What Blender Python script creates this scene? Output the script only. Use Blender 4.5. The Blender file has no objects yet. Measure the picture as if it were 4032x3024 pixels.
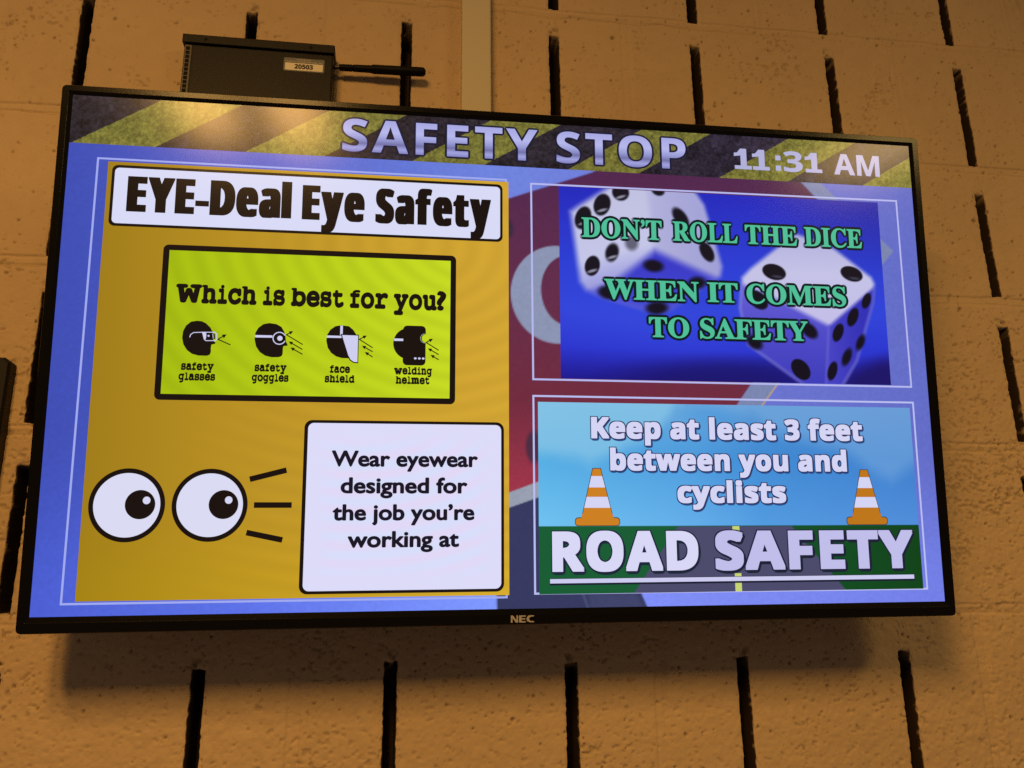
import bpy, math, random
import numpy as np
from mathutils import Matrix, Vector

random.seed(7)
rng = np.random.default_rng(11)
SC = bpy.context.scene
COL = SC.collection
HGT = 2.0                                   # height of the wall's reference point above the floor


def wpt(x, y, z=0.0):
    """wall coordinates (right, up, out of the wall) to world"""
    return Vector((x, -z, y + HGT))


def wdir(v):
    return Vector((v[0], -v[2], v[1]))


# ------------------------------------------------------------------ camera
cam_d = bpy.data.cameras.new('camera')
cam_d.sensor_width = 36.0
cam_d.lens = 36.0 * 3327.63 / 4032.0
cam_d.clip_start = 0.02
cam_d.clip_end = 100.0
cam = bpy.data.objects.new('camera', cam_d)
COL.objects.link(cam)
_r = wdir((0.99017786, -0.0112644, 0.13935898))
_u = wdir((-0.02615623, 0.96422689, 0.26378467))
_b = wdir((-0.13734505, -0.26483885, 0.95446148))
_m = Matrix((_r, _u, _b)).transposed().to_4x4()
_m.translation = wpt(-0.2069733, -0.40783036, 0.98577047)
cam.matrix_world = _m
SC.camera = cam

# ------------------------------------------------------------------ world and lamps
world = bpy.data.worlds.new('World')
SC.world = world
world.use_nodes = True
_bg = world.node_tree.nodes['Background']
_bg.inputs['Color'].default_value = (1.0, 0.66, 0.46, 1)
_bg.inputs['Strength'].default_value = 0.085


def lamp(name, pos, size_x, size_y, power, color, aim):
    d = bpy.data.lights.new(name, 'AREA')
    d.shape = 'RECTANGLE'
    d.size, d.size_y = size_x, size_y
    d.energy = power
    d.color = color
    o = bpy.data.objects.new(name, d)
    COL.objects.link(o)
    o.location = wpt(*pos)
    o.rotation_euler = wdir(aim).to_track_quat('-Z', 'Z').to_euler()
    return o


lamp('ceiling_lamp', (-0.85, 0.81, 1.85), 0.17, 0.95, 22.0, (1.0, 0.53, 0.14), (0.0, -1.0, -0.05))
lamp('ceiling_lamp', (-0.56, 0.81, 1.85), 0.17, 0.95, 22.0, (1.0, 0.53, 0.14), (0.0, -1.0, -0.05))
lamp('ceiling_lamp', (1.46, 0.80, 1.85), 0.34, 0.95, 17.0, (1.0, 0.635, 0.19), (0.0, -1.0, -0.05))

SC.view_settings.view_transform = 'Standard'
SC.view_settings.look = 'None'
SC.view_settings.exposure = 0.0
SC.view_settings.gamma = 1.0
SC.view_settings.use_curve_mapping = False
SC.render.engine = 'CYCLES'
SC.cycles.use_denoising = False
SC.cycles.max_bounces = 6
SC.render.filter_size = 1.5


# ------------------------------------------------------------------ helpers
def lin(c):
    c = np.asarray(c, float) / 255.0
    return np.where(c <= 0.04045, c / 12.92, ((c + 0.055) / 1.055) ** 2.4)


def plastic(name, base, rough, spec=0.5, bump=0.0, bscale=900.0):
    m = bpy.data.materials.new(name)
    m.use_nodes = True
    nt = m.node_tree
    p = nt.nodes['Principled BSDF']
    p.inputs['Base Color'].default_value = (*base, 1)
    p.inputs['Roughness'].default_value = rough
    p.inputs['Specular IOR Level'].default_value = spec
    if bump:
        tc = nt.nodes.new('ShaderNodeTexCoord')
        n = nt.nodes.new('ShaderNodeTexNoise')
        n.inputs['Scale'].default_value = bscale
        n.inputs['Detail'].default_value = 3
        b = nt.nodes.new('ShaderNodeBump')
        b.inputs['Strength'].default_value = bump
        b.inputs['Distance'].default_value = 0.001
        nt.links.new(tc.outputs['Object'], n.inputs['Vector'])
        nt.links.new(n.outputs['Fac'], b.inputs['Height'])
        nt.links.new(b.outputs['Normal'], p.inputs['Normal'])
    return m


_glow = {}
GLOSS = 0.15
GLARE = 0.30


def glow(rgb):
    """a colour shown by the lit screen, behind its matt glass"""
    key = tuple(rgb)
    if key in _glow:
        return _glow[key]
    m = bpy.data.materials.new('screen_colour')
    m.use_nodes = True
    p = m.node_tree.nodes['Principled BSDF']
    p.inputs['Base Color'].default_value = (0.006, 0.006, 0.007, 1)
    p.inputs['Roughness'].default_value = GLOSS
    p.inputs['Specular IOR Level'].default_value = GLARE
    p.inputs['Emission Color'].default_value = (*lin(rgb), 1)
    p.inputs['Emission Strength'].default_value = 1.0
    _glow[key] = m
    return m


def picture_material():
    m = bpy.data.materials.new('screen_picture')
    m.use_nodes = True
    nt = m.node_tree
    p = nt.nodes['Principled BSDF']
    p.inputs['Base Color'].default_value = (0.006, 0.006, 0.007, 1)
    p.inputs['Roughness'].default_value = GLOSS
    p.inputs['Specular IOR Level'].default_value = GLARE
    a = nt.nodes.new('ShaderNodeAttribute')
    a.attribute_name = 'pic'
    nt.links.new(a.outputs['Color'], p.inputs['Emission Color'])
    p.inputs['Emission Strength'].default_value = 1.0
    return m


PIC = picture_material()


def mesh_from(name, verts, faces, mats, midx=None, parent=None, smooth=False):
    me = bpy.data.meshes.new(name)
    me.from_pydata([tuple(map(float, v)) for v in verts], [], [tuple(map(int, f)) for f in faces])
    for m in mats:
        me.materials.append(m)
    if midx is not None:
        me.polygons.foreach_set('material_index', np.asarray(midx, dtype=np.int32))
    if smooth:
        me.polygons.foreach_set('use_smooth', np.ones(len(me.polygons), dtype=bool))
    me.update()
    o = bpy.data.objects.new(name, me)
    COL.objects.link(o)
    if parent is not None:
        o.parent = parent
    return o


def grid_object(name, xs, ys, P, mat, parent=None, smooth=True, attrs=None):
    """P: (ny, nx, 3) points of a regular grid"""
    ny, nx = P.shape[:2]
    me = bpy.data.meshes.new(name)
    idx = np.arange(ny * nx).reshape(ny, nx)
    q = np.stack([idx[:-1, :-1], idx[:-1, 1:], idx[1:, 1:], idx[1:, :-1]], -1).reshape(-1, 4)
    n = len(q)
    me.vertices.add(ny * nx)
    me.vertices.foreach_set('co', P.reshape(-1).astype(np.float32))
    me.loops.add(n * 4)
    me.loops.foreach_set('vertex_index', q.reshape(-1).astype(np.int32))
    me.polygons.add(n)
    me.polygons.foreach_set('loop_start', (np.arange(n) * 4).astype(np.int32))
    if smooth:
        me.polygons.foreach_set('use_smooth', np.ones(n, dtype=bool))
    me.update(calc_edges=True)
    for k, c in (attrs or {}).items():
        a = me.color_attributes.new(k, 'FLOAT_COLOR', 'POINT')
        rgba = np.ones((ny * nx, 4), np.float32)
        rgba[:, :3] = c.reshape(-1, 3)
        a.data.foreach_set('color', rgba.reshape(-1))
    me.materials.append(mat)
    o = bpy.data.objects.new(name, me)
    COL.objects.link(o)
    if parent is not None:
        o.parent = parent
    return o


def box(cx0, cx1, cy0, cy1, cz0, cz1):
    v = [(x, y, z) for z in (cz0, cz1) for y in (cy0, cy1) for x in (cx0, cx1)]
    f = [(0, 2, 3, 1), (4, 5, 7, 6), (0, 1, 5, 4), (2, 6, 7, 3), (0, 4, 6, 2), (1, 3, 7, 5)]
    return v, f


class MB:
    def __init__(self):
        self.v, self.f, self.m, self.mats = [], [], [], []

    def add(self, v, f, mat):
        if mat not in self.mats:
            self.mats.append(mat)
        k = self.mats.index(mat)
        o = len(self.v)
        self.v += [tuple(p) for p in v]
        self.f += [tuple(i + o for i in q) for q in f]
        self.m += [k] * len(f)
        return self

    def build(self, name, parent=None, bevel=0.0, smooth=False, seg=2):
        ob = mesh_from(name, self.v, self.f, self.mats, self.m, parent, smooth)
        if bevel:
            b = ob.modifiers.new('bevel', 'BEVEL')
            b.width = bevel
            b.segments = seg
            b.limit_method = 'ANGLE'
        return ob


def value_noise(x, y, scale, seed):
    """smooth value noise in 0..1 with features of about `scale`"""
    r = np.random.default_rng(seed)
    T = r.random((256, 256)).astype(np.float32)
    u, v = x / scale + 1000.0, y / scale + 1000.0
    iu, iv = np.floor(u).astype(np.int64), np.floor(v).astype(np.int64)
    fu, fv = (u - iu).astype(np.float32), (v - iv).astype(np.float32)
    fu = fu * fu * (3 - 2 * fu)
    fv = fv * fv * (3 - 2 * fv)
    a, b = T[iv % 256, iu % 256], T[iv % 256, (iu + 1) % 256]
    c, d = T[(iv + 1) % 256, iu % 256], T[(iv + 1) % 256, (iu + 1) % 256]
    return (a * (1 - fu) + b * fu) * (1 - fv) + (c * (1 - fu) + d * fu) * fv


def sstep(e0, e1, x):
    t = np.clip((x - e0) / (e1 - e0), 0, 1)
    return t * t * (3 - 2 * t)


# ------------------------------------------------------------------ the slotted block wall
S = 0.2032


def build_wall():
    def axis(lo, a, b, hi, fine, coarse):
        return np.concatenate([np.arange(lo, a, coarse), np.arange(a, b, fine), np.arange(b, hi, coarse)])
    xs = axis(-2.3, -0.77, 0.79, 2.3, 0.0015, 0.007)
    ys = axis(-1.50, -0.62, 0.47, 1.2, 0.0015, 0.007)
    extra = [(k - 3) * S + sgn * o for k in range(-1, 8) for sgn in (-1, 1) for o in np.arange(0.0026, 0.0122, 0.00045)]
    base = np.array(extra)
    keep = np.ones(len(xs), bool)
    for k in range(-1, 8):
        d = np.abs(xs - (k - 3) * S)
        keep &= ~((d > 0.0022) & (d < 0.0126))
    xs = np.sort(np.concatenate([xs[keep], base]))
    X, Y = np.meshgrid(xs, ys)
    X = X + (rng.random(X.shape) - 0.5) * 0.0001
    Y = Y + (rng.random(Y.shape) - 0.5) * 0.0005
    # joint line j lies at y = -(j-3)*S ; row j hangs below joint j
    wob = (value_noise(X, Y, 0.05, 1) - 0.5) * 0.003 + (value_noise(X, Y, 0.012, 2) - 0.5) * 0.0014
    jf = 3.0 - (Y + wob) / S
    row = np.floor(jf).astype(int)
    fy = (jf - row) * S                                   # distance below the joint above
    dj = np.minimum(fy, S - fy)                           # distance to the nearest horizontal joint
    kf = X / S + 3.0
    odd = row % 2
    bf = (kf + np.where(odd == 1, 0.5, 1.5)) / 2.0        # block index across
    blk = np.floor(bf).astype(int)
    fb = (bf - blk) * 2 * S
    dv = np.minimum(fb, 2 * S - fb) + wob * 0.4
    # every block has its own face texture
    R = np.random.default_rng(5)
    tab = R.random((64, 64))
    hb = tab[(row + 20) % 64, (blk + 20) % 64]
    rough = np.clip(0.30 + 0.35 * hb + 1.0 * sstep(0.05, -0.42, Y) + 0.45 * sstep(0.25, 0.55, X), 0.3, 1.8)
    pitty = np.clip(0.25 + 0.9 * tab[(row + 41) % 64, (blk + 7) % 64], 0.3, 1.1)
    h = (value_noise(X, Y, 0.09, 3) - 0.5) * 0.0016 + (hb - 0.5) * 0.0012
    peel = (value_noise(X, Y, 0.010, 4) - 0.5) * 0.32 + (value_noise(X, Y, 0.0038, 5) - 0.5) * 0.34
    h += peel * 0.0015 * rough
    # torn pits, clustered
    cl = value_noise(X, Y, 0.055, 6) * 0.6 + value_noise(X, Y, 0.02, 7) * 0.4
    pn = value_noise(X * 1.0 + 0.3 * Y, Y * 1.45, 0.0046, 8) * 0.65 + value_noise(X, Y, 0.0026, 9) * 0.35
    thr = 0.835 - 0.17 * sstep(0.42, 0.72, cl) * pitty - 0.09 * sstep(0.5, 1.4, rough)
    pit = sstep(thr, thr + 0.07, pn)
    pit *= 0.35 + 0.65 * value_noise(X, Y, 0.1, 30)
    big = np.zeros_like(X)
    for _ in range(1500):
        px, py = R.uniform(-0.9, 0.9), R.uniform(-0.7, 0.5)
        ra = R.uniform(0.0008, 0.0018) * (1.7 if R.random() < 0.06 else 1.0)
        i0, i1 = np.searchsorted(xs, (px - 0.008, px + 0.008))
        j0, j1 = np.searchsorted(ys, (py - 0.008, py + 0.008))
        if i1 - i0 < 3 or j1 - j0 < 3:
            continue
        sx, sy = X[j0:j1, i0:i1], Y[j0:j1, i0:i1]
        d = np.hypot((sx - px) * R.uniform(0.8, 1.25), (sy - py)) + (pn[j0:j1, i0:i1] - 0.5) * 0.0022
        big[j0:j1, i0:i1] = np.maximum(big[j0:j1, i0:i1], sstep(ra * 1.35, ra * 0.5, d))
    pits = np.maximum(pit * 0.85, big)
    h -= pits * 0.0025
    # joints: a shallow struck band with a thin line along each edge, and a hairline crack in some rows
    jr = np.random.default_rng(9).random(64)[(row + (fy > S / 2) + 20) % 64]
    band = sstep(0.0066, 0.0050, dj)
    edge = np.exp(-((dj - 0.0054) / 0.0011) ** 2)
    h -= band * 0.0009 + edge * 0.0012 * (0.5 + 0.7 * jr) * (0.4 + 0.9 * value_noise(X, Y, 0.05, 12))
    crack = np.exp(-((fy - 0.0050 - (value_noise(X, Y, 0.03, 13) - 0.5) * 0.006) / 0.0009) ** 2) * sstep(0.45, 0.6, value_noise(X, Y, 0.35, 14))
    h -= crack * 0.0010
    bandv = sstep(0.0085, 0.0040, dv)
    edgev = np.exp(-((dv - 0.0058) / 0.0020) ** 2)
    h -= (bandv * 0.0010 + edgev * 0.0008) * (0.6 + 0.8 * (row >= 5)) * (0.6 + 0.4 * value_noise(X, Y, 0.06, 15))
    # the slots, one in every half block
    kn = np.round(kf).astype(int)
    dx = X - (kn - 3) * S
    st = np.random.default_rng(21)
    toff = st.uniform(-0.003, 0.003, (64, 64))[(row + 20) % 64, (kn + 20) % 64]
    boff = st.uniform(-0.002, 0.003, (64, 64))[(row + 20) % 64, (kn + 20) % 64]
    xtab = st.uniform(-0.0012, 0.0012, (64, 64))
    for (r_, k_), v_ in {(3, 6): 0.0030, (2, 6): 0.0018, (0, 6): -0.0030, (0, 5): -0.0026}.items():
        xtab[r_ + 20, k_ + 20] = v_
    xoff = xtab[(row + 20) % 64, (kn + 20) % 64]
    top = np.where(row >= 5, 0.052, 0.037) + toff
    bot = S - 0.0065 - boff
    rag = (value_noise(X, Y, 0.0045, 16) - 0.5) * 0.0013 + (value_noise(X, Y, 0.02, 17) - 0.5) * 0.0007
    hw = 0.0072 + rag
    dside = np.abs(dx - xoff) - hw
    dend = np.maximum(top - fy + rag * 2.2, fy - bot + rag * 1.5)
    dd = np.where(dend > -0.006, np.maximum(dside, dend) + 0.0, dside)
    dd = np.maximum(dside, dend)
    inside = np.clip((0.0005 - dd) / 0.0017, 0, 1) ** 1.2
    core = sstep(-0.0004, -0.0022, np.maximum(np.abs(dx - xoff) - 0.0072, np.maximum(top - fy, fy - bot)))
    # crumbs left in the upper end of each slot
    crumb = sstep(0.016, 0.0, fy - top) * sstep(0.35, 0.7, value_noise(X, Y, 0.007, 18)) * 0.93
    depth = 0.042 * (1 - crumb)
    chip = sstep(0.0045, 0.0, dd) * (1 - inside) * value_noise(X, Y, 0.006, 19) * 0.0016
    above = np.exp(-((fy - top + 0.006) / 0.006) ** 2) * sstep(0.010, 0.004, np.abs(dx)) * sstep(0.5, 0.8, value_noise(X, Y, 0.005, 20))
    h = (h - chip - above * 0.003) * (1 - inside) - inside * 0.006 * (1 - crumb * 0.5) - core * depth
    # block colour: the paint film does not reach into slots and deep pits
    raw = np.clip(sstep(0.06, 0.34, inside + (value_noise(X, Y, 0.005, 22) - 0.5) * 0.25) * (1 - 0.5 * crumb) + (0.34 * pit + 0.55 * big) * (1 - 0.75 * bandv) * (1 - inside) + 0.5 * above, 0, 1)
    raw = np.maximum(raw, 0.28 * crack * (1 - inside))
    tone = 0.94 + 0.10 * value_noise(X, Y, 0.12, 23) + 0.05 * (hb - 0.5) + 0.05 * (value_noise(X, Y, 0.012, 24) - 0.5)
    paint = np.array([0.64, 0.47, 0.285])
    stone = np.array([0.048, 0.031, 0.020])
    c = paint[None, None] * tone[..., None]
    c = c * (1 - raw[..., None]) + stone[None, None] * raw[..., None]
    P = np.stack([X, Y, h], -1)
    m = bpy.data.materials.new('painted_block')
    m.use_nodes = True
    nt = m.node_tree
    p = nt.nodes['Principled BSDF']
    a = nt.nodes.new('ShaderNodeAttribute')
    a.attribute_name = 'block'
    nt.links.new(a.outputs['Color'], p.inputs['Base Color'])
    p.inputs['Roughness'].default_value = 0.62
    p.inputs['Specular IOR Level'].default_value = 0.3
    tc = nt.nodes.new('ShaderNodeTexCoord')
    n = nt.nodes.new('ShaderNodeTexNoise')
    n.inputs['Scale'].default_value = 420
    n.inputs['Detail'].default_value = 4
    b = nt.nodes.new('ShaderNodeBump')
    b.inputs['Strength'].default_value = 0.35
    b.inputs['Distance'].default_value = 0.0008
    nt.links.new(tc.outputs['Object'], n.inputs['Vector'])
    nt.links.new(n.outputs['Fac'], b.inputs['Height'])
    nt.links.new(b.outputs['Normal'], p.inputs['Normal'])
    o = grid_object('wall', xs, ys, P, m, smooth=True, attrs={'block': c})
    o.matrix_world = Matrix(((1, 0, 0, 0), (0, 0, -1, 0), (0, 1, 0, HGT), (0, 0, 0, 1)))
    o['kind'] = 'structure'
    o['label'] = 'tan painted concrete block wall with dark vertical slots behind the monitor'
    o['category'] = 'wall'
    return o


build_wall()

WALL_M = Matrix(((1, 0, 0, 0), (0, 0, -1, 0), (0, 1, 0, HGT), (0, 0, 0, 1)))


def empty(name, mat, label, cat):
    o = bpy.data.objects.new(name, None)
    o.empty_display_size = 0.1
    COL.objects.link(o)
    o.matrix_world = mat
    o['label'] = label
    o['category'] = cat
    return o


# ------------------------------------------------------------------ monitor
DW, DH = 0.9408, 0.9408 * 9 / 16
REL = np.array([[0.99997281, -0.00699945, -0.00232044],
                [0.00669904, 0.993812, -0.110873],
                [0.00308213, 0.11085444, 0.99383187]])
CEN = np.array([-0.07509256, -0.13765921, 0.13149626])
_mm = Matrix((wdir(REL[:, 0]), wdir(REL[:, 1]), wdir(REL[:, 2]))).transposed().to_4x4()
_mm.translation = wpt(*CEN)
monitor = empty('monitor', _mm, 'wall monitor with black bezel showing yellow eye safety and dice slides', 'monitor')


def wall_to_mon(p):
    return tuple(REL.T @ (np.asarray(p, float) - CEN))


bezel_mat = plastic('bezel_plastic', (0.005, 0.0048, 0.0045), 0.18, 0.16, 0.03, 700)
rear_mat = plastic('housing_plastic', (0.012, 0.012, 0.012), 0.5, 0.4, 0.1, 800)
steel_mat = plastic('mount_steel', (0.02, 0.02, 0.02), 0.45, 0.5)


def rrect(l, b, r, t, rad, n=9):
    pts = []
    for cx, cy, a0 in ((r - rad, t - rad, 0), (l + rad, t - rad, 90), (l + rad, b + rad, 180), (r - rad, b + rad, 270)):
        for i in range(n + 1):
            a = math.radians(a0 + 90 * i / n)
            pts.append((cx + rad * math.cos(a), cy + rad * math.sin(a)))
    return pts


def build_bezel():
    L, B, R, T = -DW / 2 - 0.0112, -DH / 2 - 0.0158, DW / 2 + 0.0116, DH / 2 + 0.0106
    ll, bb, rr, tt = -DW / 2, -DH / 2, DW / 2, DH / 2

    def loop(k, rad, z, ins=0.0):
        return [(x, y, z) for x, y in rrect(L + (ll - L) * k + ins, B + (bb - B) * k + ins, R + (rr - R) * k - ins, T + (tt - T) * k - ins, rad)]
    loops = [loop(0, .0045, -.034, .002), loop(0, .005, -.030), loop(0, .005, -.0012), loop(0, .0047, .0014, .0005), loop(0, .0043, .0022, .0012),
             loop(.64, .0016, .0022), loop(.68, .0012, .0018), loop(.985, .0006, .0004), loop(1.0, .0004, -.0006)]
    mb = MB()
    n = len(loops[0])
    v = [p for lp in loops for p in lp]
    f = []
    for i in range(len(loops) - 1):
        for k in range(n):
            a, b = i * n + k, i * n + (k + 1) % n
            f.append((a, b, b + n, a + n))
    mb.add(v, f, bezel_mat)
    ob = mb.build('bezel', monitor, smooth=True)
    ob.data.polygons.foreach_set('use_smooth', np.array([True] * len(ob.data.polygons)))
    m = ob.modifiers.new('edges', 'EDGE_SPLIT')
    m.split_angle = math.radians(14)
    return ob


build_bezel()

_v, _f = box(-DW / 2 - .008, DW / 2 + .008, -DH / 2 - .012, DH / 2 + .007, -.036, -.003)
_mbk = MB().add(_v, _f, rear_mat)
_v, _f = box(-DW / 2 + .07, DW / 2 - .07, -DH / 2 + .06, DH / 2 - .09, -.062, -.0362)
_mbk.add(_v, _f, rear_mat)
_mbk.build('rear_housing', monitor, bevel=0.004)
# tilting wall mount behind the housing
_mt = MB()
for sx in (-0.16, 0.11):
    _vv = []
    for (yy, zz) in ((-.26, .052), (.02, .087), (.02, .001), (-.26, .001)):
        _vv += [(sx - .075, yy, zz), (sx - .0705, yy, zz)]
    _mt.add([wall_to_mon(p) for p in _vv], [(0, 2, 4, 6), (1, 7, 5, 3), (0, 1, 3, 2), (2, 3, 5, 4), (4, 5, 7, 6), (6, 7, 1, 0)], steel_mat)
_v, _f = box(-.30, .12, -.20, -.16, -.003, .004)
_mt.add([wall_to_mon(p) for p in _v], _f, steel_mat)
_v, _f = box(-.30, .12, -.08, -.04, -.003, .004)
_mt.add([wall_to_mon(p) for p in _v], _f, steel_mat)
_mt.build('wall_mount', monitor)


# --- screen contents, laid out in the screen's own 1920 x 1080 pixels
def sx(X):
    return (np.asarray(X, float) / 1920.0 - 0.5) * DW


def sy(Y):
    return (0.5 - np.asarray(Y, float) / 1080.0) * DH


LAYER = 0.00006


class Art(MB):
    """flat shapes of one shown picture"""

    def poly(self, pts, rgb, layer):
        v = [(float(sx(x)), float(sy(y)), layer * LAYER) for x, y in pts]
        area = sum(v[i][0] * v[(i + 1) % len(v)][1] - v[(i + 1) % len(v)][0] * v[i][1] for i in range(len(v)))
        if area < 0:
            v = v[::-1]
        return self.add(v, [tuple(range(len(v)))], glow(rgb))

    def rect(self, x0, y0, x1, y1, rgb, layer):
        return self.poly([(x0, y0), (x1, y0), (x1, y1), (x0, y1)], rgb, layer)

    def rrect(self, x0, y0, x1, y1, rad, rgb, layer):
        return self.poly(rrect(x0, y0, x1, y1, rad, 6), rgb, layer)

    def disc(self, cx, cy, rx, ry, rgb, layer, n=48):
        return self.poly([(cx + rx * math.cos(2 * math.pi * i / n), cy + ry * math.sin(2 * math.pi * i / n)) for i in range(n)], rgb, layer)

    def ring(self, cx, cy, r0, r1, rgb, layer, a0=0, a1=360, n=40):
        for i in range(n):
            t0, t1 = (math.radians(a0 + (a1 - a0) * k / n) for k in (i, i + 1))
            self.poly([(cx + r * math.cos(t), cy + r * math.sin(t)) for r, t in ((r0, t0), (r1, t0), (r1, t1), (r0, t1))], rgb, layer)
        return self

    def line(self, a, b, wd, rgb, layer, rnd=False):
        a, b = np.array(a, float), np.array(b, float)
        d = (b - a) / np.linalg.norm(b - a)
        n = np.array([-d[1], d[0]]) * wd / 2
        if rnd:
            pts = []
            for c, s in ((b, 0), (a, 180)):
                base = math.degrees(math.atan2(d[1], d[0])) + s
                for q in range(-90, 91, 30):
                    t = math.radians(base + q)
                    pts.append(tuple(c + wd / 2 * np.array([math.cos(t), math.sin(t)]) - (0.0 * d)))
            return self.poly(pts, rgb, layer)
        return self.poly([tuple(a + n), tuple(b + n), tuple(b - n), tuple(a - n)], rgb, layer)

    def frame(self, pts, wd, rgb, layer):
        """mitred outline of a quad"""
        p = [np.array(q, float) for q in pts]
        c = sum(p) / 4
        inn = [q + np.sign(c - q) * wd for q in p]
        for i in range(4):
            j = (i + 1) % 4
            self.poly([tuple(p[i]), tuple(p[j]), tuple(inn[j]), tuple(inn[i])], rgb, layer)
        return self

    def arrow(self, a, b, wd, head, rgb, layer):
        a, b = np.array(a, float), np.array(b, float)
        d = (b - a) / np.linalg.norm(b - a)
        n = np.array([-d[1], d[0]])
        self.line(a, b - d * head * 0.7, wd, rgb, layer)
        self.poly([tuple(b), tuple(b - d * head + n * head * 0.48), tuple(b - d * head - n * head * 0.48)], rgb, layer)

    def text(self, body, style, x0, x1, base, cap, rgb, layer, bold=0.0, smear=0.0, outline=None, shadow=None, track=1.0, square=False):
        V, F = glyphs(body, style, bold, track, square)
        ch = cap_height(style)
        x_lo, x_hi = V[:, 0].min() + bold, V[:, 0].max() - bold
        kx = (x1 - x0 - smear) / (x_hi - x_lo)
        ky = cap / ch

        def put(V, F, dx, dy, rgb, lay):
            v = np.zeros((len(V), 3))
            v[:, 0] = sx(x0 + smear / 2 + (V[:, 0] - x_lo) * kx + dx)
            v[:, 1] = sy(base - V[:, 1] * ky + dy)
            v[:, 2] = (lay + V[:, 2]) * LAYER
            self.add(v, F, glow(rgb))
        if shadow:
            Vo, Fo = glyphs(body, style, bold + shadow[0], track, False)
            put(Vo, Fo, shadow[1], shadow[2], shadow[3], layer - 2)
        if outline:
            Vo, Fo = glyphs(body, style, bold + outline[0], track, square)
            put(Vo, Fo, 0, 0, outline[1], layer - 1)
        if smear:
            for i, t in enumerate(np.linspace(-0.5, 0.5, 5)):
                put(V, F, t * smear, 0, rgb, layer + i * 0.12)
        else:
            put(V, F, 0, 0, rgb, layer)
        return self


STY = {'serif': (0x1D400, 0x1D41A, 0x1D7CE), 'sans': (0x1D5D4, 0x1D5EE, 0x1D7EC), 'slab': (0x1D670, 0x1D68A, 0x1D7F6)}
_gl = {}


def styled(body, style):
    if style not in STY:
        return body
    up, lo, dg = STY[style]
    return ''.join(chr(up + ord(c) - 65) if 'A' <= c <= 'Z' else chr(lo + ord(c) - 97) if 'a' <= c <= 'z'
                   else chr(dg + int(c)) if c.isdigit() else c for c in body)


def raw_glyphs(body, style, bold, track=1.0, square=False):
    key = (body, style, round(bold, 4), track, square)
    if key in _gl:
        return _gl[key]
    c = bpy.data.curves.new('lettering', 'FONT')
    c.body = styled(body, style)
    c.size = 1.0
    c.resolution_u = 5
    c.space_character = track
    c.fill_mode = 'FRONT'
    o = bpy.data.objects.new('lettering', c)
    COL.objects.link(o)
    dg = bpy.context.evaluated_depsgraph_get()
    dg.update()
    me = bpy.data.meshes.new_from_object(o.evaluated_get(dg))
    V = np.array([v.co[:] for v in me.vertices]).reshape(-1, 3)[:, :2]
    F = [tuple(p.vertices) for p in me.polygons]
    flip = sum((V[f[1], 0] - V[f[0], 0]) * (V[f[2], 1] - V[f[0], 1]) - (V[f[2], 0] - V[f[0], 0]) * (V[f[1], 1] - V[f[0], 1]) for f in F[:50]) < 0
    if flip:
        F = [f[::-1] for f in F]
    bpy.data.objects.remove(o)
    bpy.data.curves.remove(c)
    bpy.data.meshes.remove(me)
    if bold > 0:
        # thicker strokes: the outline laid over itself round a small circle
        n, m = len(V), len(F)
        ring = [(0.0, 0.0)] + [(bold * math.cos(2 * math.pi * i / 12), bold * math.sin(2 * math.pi * i / 12)) for i in range(12)]
        if square:
            ring = [(bold * i / 2.0, bold * j / 2.0) for i in (-2, -1, 0, 1, 2) for j in (-2, 0, 2)]
        elif bold > 0.05:
            ring += [(bold * 0.55 * math.cos(2 * math.pi * i / 6), bold * 0.55 * math.sin(2 * math.pi * i / 6)) for i in range(6)]
        V = np.concatenate([np.column_stack([V + np.array(d), np.full(n, i * 0.02)]) for i, d in enumerate(ring)])
        F = [tuple(q + i * n for q in f) for i in range(len(ring)) for f in F]
    else:
        V = np.column_stack([V, np.zeros(len(V))])
    _gl[key] = (V, F)
    return _gl[key]


WIDE = {'w': 1.35, 'm': 1.35, 'W': 1.62, 'i': 0.76, 'l': 0.76, 't': 0.84, 'f': 0.86, '?': 1.45, 'h': 1.08, 'b': 1.05, 'u': 1.06, 'y': 1.06, 'g': 1.05}


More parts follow.
